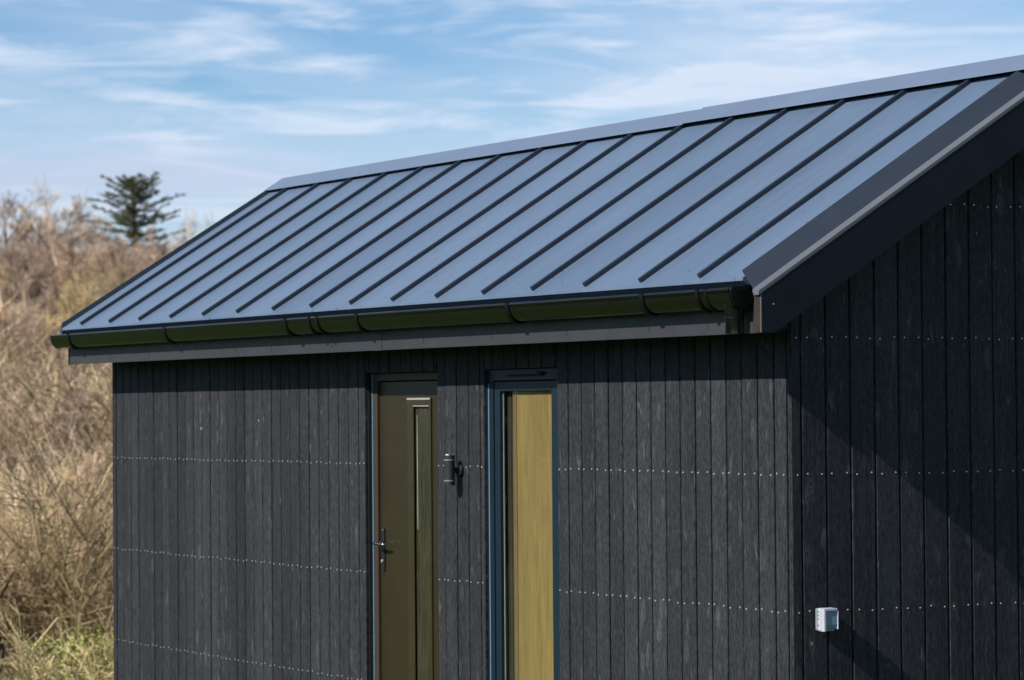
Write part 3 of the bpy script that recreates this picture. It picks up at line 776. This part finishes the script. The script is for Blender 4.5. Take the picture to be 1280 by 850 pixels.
for D_, a_, s_, k_, l_ in ((246, -.161, 1.08, 5, 'tallest bare tree at the left end of the skyline'), (251, -.152, .98, 0, 'tall bare tree standing second from the left on the skyline'),
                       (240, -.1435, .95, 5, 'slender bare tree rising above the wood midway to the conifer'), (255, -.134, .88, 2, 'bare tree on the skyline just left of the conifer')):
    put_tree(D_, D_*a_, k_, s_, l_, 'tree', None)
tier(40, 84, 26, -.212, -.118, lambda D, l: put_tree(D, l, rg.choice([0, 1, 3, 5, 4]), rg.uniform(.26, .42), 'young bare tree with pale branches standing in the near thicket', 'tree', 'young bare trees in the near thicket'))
# one taller ivy-clad tree in the middle distance and a dark leaning one near
t = put_tree(95, 95*-.142, 2, .42, 'slim tree wrapped in green ivy rising from the scrub', 'tree', None, 'ivy_clad_tree')
# yellow-green bush bottom left beside the wall
mbush = thicket(31, 1.0, 1.15, 44, 12, 'green_bush', M_LICH, .005, 1700, M_YG, (.5, .25), (.012, .028))
o = put_shrub(31, 31*-.1375, mbush, 1.05, 'bright yellow-green leafy bush low beside the far wall corner', None, 'green_bush', 'bush')
# fallen pale limb and dark broken stem
mb = MB(); p0 = at(33, 33*-.161, .98); p1 = at(33.3, 33*-.138, .12)
mid = [p0, p0.lerp(p1, .3)+Vector((0, 0, .1)), p0.lerp(p1, .65)+Vector((0, 0, .02)), p1]
mb.tube(mid, [.022, .024, .028, .032], 7)
mb.tube([mid[1], mid[1]+rh.to_3d()*.28+Vector((0, 0, .34))], [.014, .007], 5); mb.tube([mid[2], mid[2]-rh.to_3d()*.2+Vector((0, 0, .3))], [.013, .006], 5)
o = mb.build('fallen_branch', bark('pale_dead_wood', (.38, .31, .2), (.55, .47, .33))); tag(o, 'pale dead branch leaning down through the thicket', 'branch')
mb = MB(); q0 = at(34, 34*-.1665, 0); mb.tube([q0, q0+Vector((0, 0, .9))+rh.to_3d()*.1, q0+Vector((0, 0, 1.5))-rh.to_3d()*.05, q0+Vector((0, 0, 2.1))-rh.to_3d()*.3], [.05, .045, .035, .018], 7)
mb.tube([q0+Vector((0, 0, 1.3)), q0+Vector((0, 0, 1.75))+rh.to_3d()*.25], [.025, .01], 5)
o = mb.build('dark_sapling', bark('dark_wet_bark', (.03, .026, .022), (.06, .05, .04))); tag(o, 'dark stemmed sapling at the left edge of the thicket', 'tree')

# conifer on the skyline
def conifer():
    rg = random.Random(8); tm, cm = MB(), MB(); h = 12.6
    tm.tube([(0, 0, -.5), (.1, 0, h*.4), (.0, .05, h*.75), (0, 0, h*.97)], [.26, .19, .11, .03], 8)
    n = 84
    for i in range(n):
        z = h*(.34+.64*(i/n)**.9); t = z/h
        prof = 3.9*math.sqrt(max(0, 1-((t-.56)/.47)**2))*rg.uniform(.45, 1.12) if t > .5 else rg.uniform(1.9, 3.7)
        a = i*2.399+rg.uniform(-.4, .4); ln = max(.4, prof); d = Vector((math.cos(a), math.sin(a), .38+.9*max(0, t-.6)+rg.uniform(-.2, .25)))
        p = Vector((0, 0, z)); pts = [p]; m = 6
        for k in range(m):
            d = (d+Vector((0, 0, -.05 if k < 3 else .06))+rvec(rg)*.07).normalized(); pts.append(pts[-1]+d*ln/m)
        cm.tube(pts, [.05*(1-k/m)+.012 for k in range(m+1)], 3, cap=False)
        side = d.cross(Vector((0, 0, 1))).normalized()
        for k in range(2, m+1):
            for s in (-1, 1):
                for q in range(2):
                    if rg.random() < .26: continue
                    l2 = ln*.26*rg.uniform(.5, 1.1)*(1.2-.1*k); dd = (d*.6+side*s*rg.uniform(.5, 1.)+Vector((0, 0, rg.uniform(-.25, .3)))).normalized()
                    b0 = pts[k].lerp(pts[k-1], rg.random()); b1 = b0+dd*l2
                    cm.tube([b0, b1], [.018, .008], 3, cap=False)
                    for w in range(int(9+l2*10)):
                        c0 = b0.lerp(b1, rg.uniform(.15, 1.05))+rvec(rg)*.05
                        dn = (dd+rvec(rg)*.55).normalized(); sd = dn.cross(rvec(rg)).normalized(); s_ = rg.uniform(.08, .17)
                        cm.add([c0-dn*s_, c0+sd*s_*.28, c0+dn*s_, c0-sd*s_*.28], [(0, 1, 2, 3)], 1)
    return tm, cm
tm, cm = conifer(); cp = at(272, 272*-.1205); cf = empty('conifer_tree', cp)
cf.location.z = 21.9-12.4; cf.scale = (1.28, 1.28, 1)
tag(cf, 'lone dark green conifer standing above the bare wood on the skyline', 'tree')
tm.build('trunk', M_TRUNK, cf); cm.build('crown', [M_TRUNK, M_NEED], cf)

# brambles, dead grass and fallen twigs between the shrubs: one mass
und = MB(); rg = random.Random(99)
for i in range(12000):
    D = 34+120*rg.random()**1.7; a = rg.uniform(-.225, -.08); p = at(D, D*a, -.05)
    h = rg.uniform(.25, .95)*(1+D/160); d = Vector((rg.gauss(0, .5), rg.gauss(0, .5), 1)).normalized()
    m_ = p+d*h*.5; e_ = m_+(d+Vector((rg.gauss(0, .6), rg.gauss(0, .6), -.3))).normalized()*h*.5
    r_ = .0055*(D/45)
    und.tube([p, m_, e_], [r_, r_*.8, r_*.4], 3, 0 if rg.random() < .6 else 1, cap=False)
uo = und.build('undergrowth', [M_STRAW, M_LICH]); tag(uo, 'tangle of dead grass and brambles covering the slope', 'undergrowth', None, 'stuff')

hg = MB(); rg = random.Random(55)  # out-of-view hedge added as the dark band mirrored in the gutter
for i in range(14000):
    t = rg.random(); x = -62+75*t; y = -30-14*t+rg.gauss(0, 1.1); z = ground(x, y)+4.6*rg.random()**.8*(1+.35*math.sin(t*23)+.2*math.sin(t*61))
    leaf(hg, Vector((x, y, z)), rg.uniform(.22, .45), rg)
ho = hg.build('hedge', leafm('hedge_leaves', (.02, .035, .012), (.05, .075, .022))); tag(ho, 'unseen dark hedge mirrored in the gutter of the long wall', 'hedge', None, 'stuff')

# ------------------------------------------------------------------ sky, sun
SUN = Vector((-.13, 1, -.74)).normalized()          # the way the light travels
to_sun = -SUN; elev = math.asin(to_sun.z); azim = math.atan2(to_sun.x, to_sun.y)   # azimuth from +Y, clockwise
w = bpy.data.worlds.new("World"); scn.world = w; w.use_nodes = True; nt = w.node_tree; nt.nodes.clear()
out = N(nt, 'ShaderNodeOutputWorld'); bg = N(nt, 'ShaderNodeBackground'); nt.links.new(bg.outputs[0], out.inputs[0])
sk = N(nt, 'ShaderNodeTexSky', sky_type='NISHITA'); sk.sun_disc = False; sk.sun_elevation = elev; sk.sun_rotation = azim
sk.altitude = 200; sk.air_density = 1.0; sk.dust_density = .2; sk.ozone_density = 3.0
tc = N(nt, 'ShaderNodeTexCoord'); sp = N(nt, 'ShaderNodeSeparateXYZ'); nt.links.new(tc.outputs['Generated'], sp.inputs[0])
az = mathn(nt, 'ARCTAN2', sp.outputs[1], sp.outputs[0]); el = mathn(nt, 'ARCSINE', sp.outputs[2])
cb = N(nt, 'ShaderNodeCombineXYZ'); nt.links.new(az, cb.inputs[0]); nt.links.new(el, cb.inputs[1])
def skyv(rot, sc, loc=(0, 0, 0)):
    mp = N(nt, 'ShaderNodeMapping'); mp.inputs['Rotation'].default_value = (0, 0, rot); mp.inputs['Scale'].default_value = sc; mp.inputs['Location'].default_value = loc
    nt.links.new(cb.outputs[0], mp.inputs[0]); return mp.outputs[0]
c1 = noise_tex(nt, skyv(R(11), (13, 95, 1), (2.3, 4.1, 0)), 1, 6, .58, .7)       # long cirrus streaks
c2 = noise_tex(nt, skyv(R(5), (5, 19, 1), (3.1, 1.9, 0)), 1, 5, .55, .4)        # broad veils
c3 = noise_tex(nt, skyv(R(15), (30, 230, 1), (1, 9, 0)), 1, 4, .6, .5)          # fine fibres
st = mathn(nt, 'ADD', mathn(nt, 'MULTIPLY', ramp(nt, c1, [(.49, 0.), (.68, 1.)]), .85), mathn(nt, 'MULTIPLY', ramp(nt, c2, [(.36, 0.), (.68, 1.)]), .85), True)
st = mathn(nt, 'MULTIPLY', st, ramp(nt, c3, [(.25, .72), (.7, 1.)]), True)
def bank(a0, e0, wa, we, tilt=0):
    da = mathn(nt, 'SUBTRACT', az, a0); de = mathn(nt, 'SUBTRACT', mathn(nt, 'SUBTRACT', el, e0), mathn(nt, 'MULTIPLY', da, tilt))
    q = mathn(nt, 'ADD', mathn(nt, 'POWER', mathn(nt, 'ABSOLUTE', mathn(nt, 'DIVIDE', da, wa)), 2.), mathn(nt, 'POWER', mathn(nt, 'ABSOLUTE', mathn(nt, 'DIVIDE', de, we)), 2.))
    return mathn(nt, 'EXPONENT', mathn(nt, 'MULTIPLY', q, -1.))
veil = mathn(nt, 'MULTIPLY', .5, mathn(nt, 'MULTIPLY', bank(2.545, .112, .085, .024, .1), ramp(nt, c2, [(.2, .35), (.6, 1.)])))
lil = mathn(nt, 'MULTIPLY', bank(2.80, .076, .10, .0065, .02), ramp(nt, c1, [(.3, .3), (.55, 1.)]))
st = mathn(nt, 'ADD', st, veil, True)
hi_ = ramp(nt, el, [(.0, 1.), (.22, 1.), (.55, .12)])
st = mathn(nt, 'MULTIPLY', st, hi_)
tint = mixc(nt, 1., sk.outputs[0], (.92, 1.16, 1.42), 'MULTIPLY')
tint = mixc(nt, 1., tint, ramp(nt, el, [(.15, 1.), (.8, .55)]), 'MULTIPLY')
cloud = mixc(nt, ramp(nt, c2, [(.4, 0.), (.75, 1.)]), (9.8, 10.8, 12.4), (8.6, 9.4, 11.6))
fin = mixc(nt, mathn(nt, 'MULTIPLY', st, .85), tint, cloud)
fin = mixc(nt, mathn(nt, 'MULTIPLY', lil, .8), fin, (7.3, 7.8, 10.2))
nt.links.new(fin, bg.inputs[0]); bg.inputs[1].default_value = .066
sl = bpy.data.lights.new('sun', 'SUN'); sl.energy = 5.0; sl.angle = R(.53); sl.color = (1, .93, .82)
so_ = bpy.data.objects.new('sun', sl); col.objects.link(so_); so_.rotation_euler = SUN.to_track_quat('-Z', 'Y').to_euler()

# ------------------------------------------------------------------ camera
cd = bpy.data.cameras.new('camera'); cam = bpy.data.objects.new('camera', cd); col.objects.link(cam)
rr_ = Vector((.47950202, .87750709, -.00768901)); uu = Vector((.02314858, -.00388931, .99972447))
mt = Matrix((rr_, uu, -FWD)).transposed().to_4x4(); mt.translation = CAM; cam.matrix_world = mt
cd.sensor_width = 36; cd.lens = 3919.27/1280*36; cd.clip_end = 8000; cd.clip_start = .1
cd.dof.use_dof = True; cd.dof.focus_distance = 15.0; cd.dof.aperture_fstop = 5.4
scn.camera = cam
scn.view_settings.view_transform = 'Standard'; scn.view_settings.look = 'None'; scn.view_settings.gamma = 1
scn.view_settings.exposure = .3
scn.cycles.max_bounces = 6; scn.cycles.transparent_max_bounces = 12
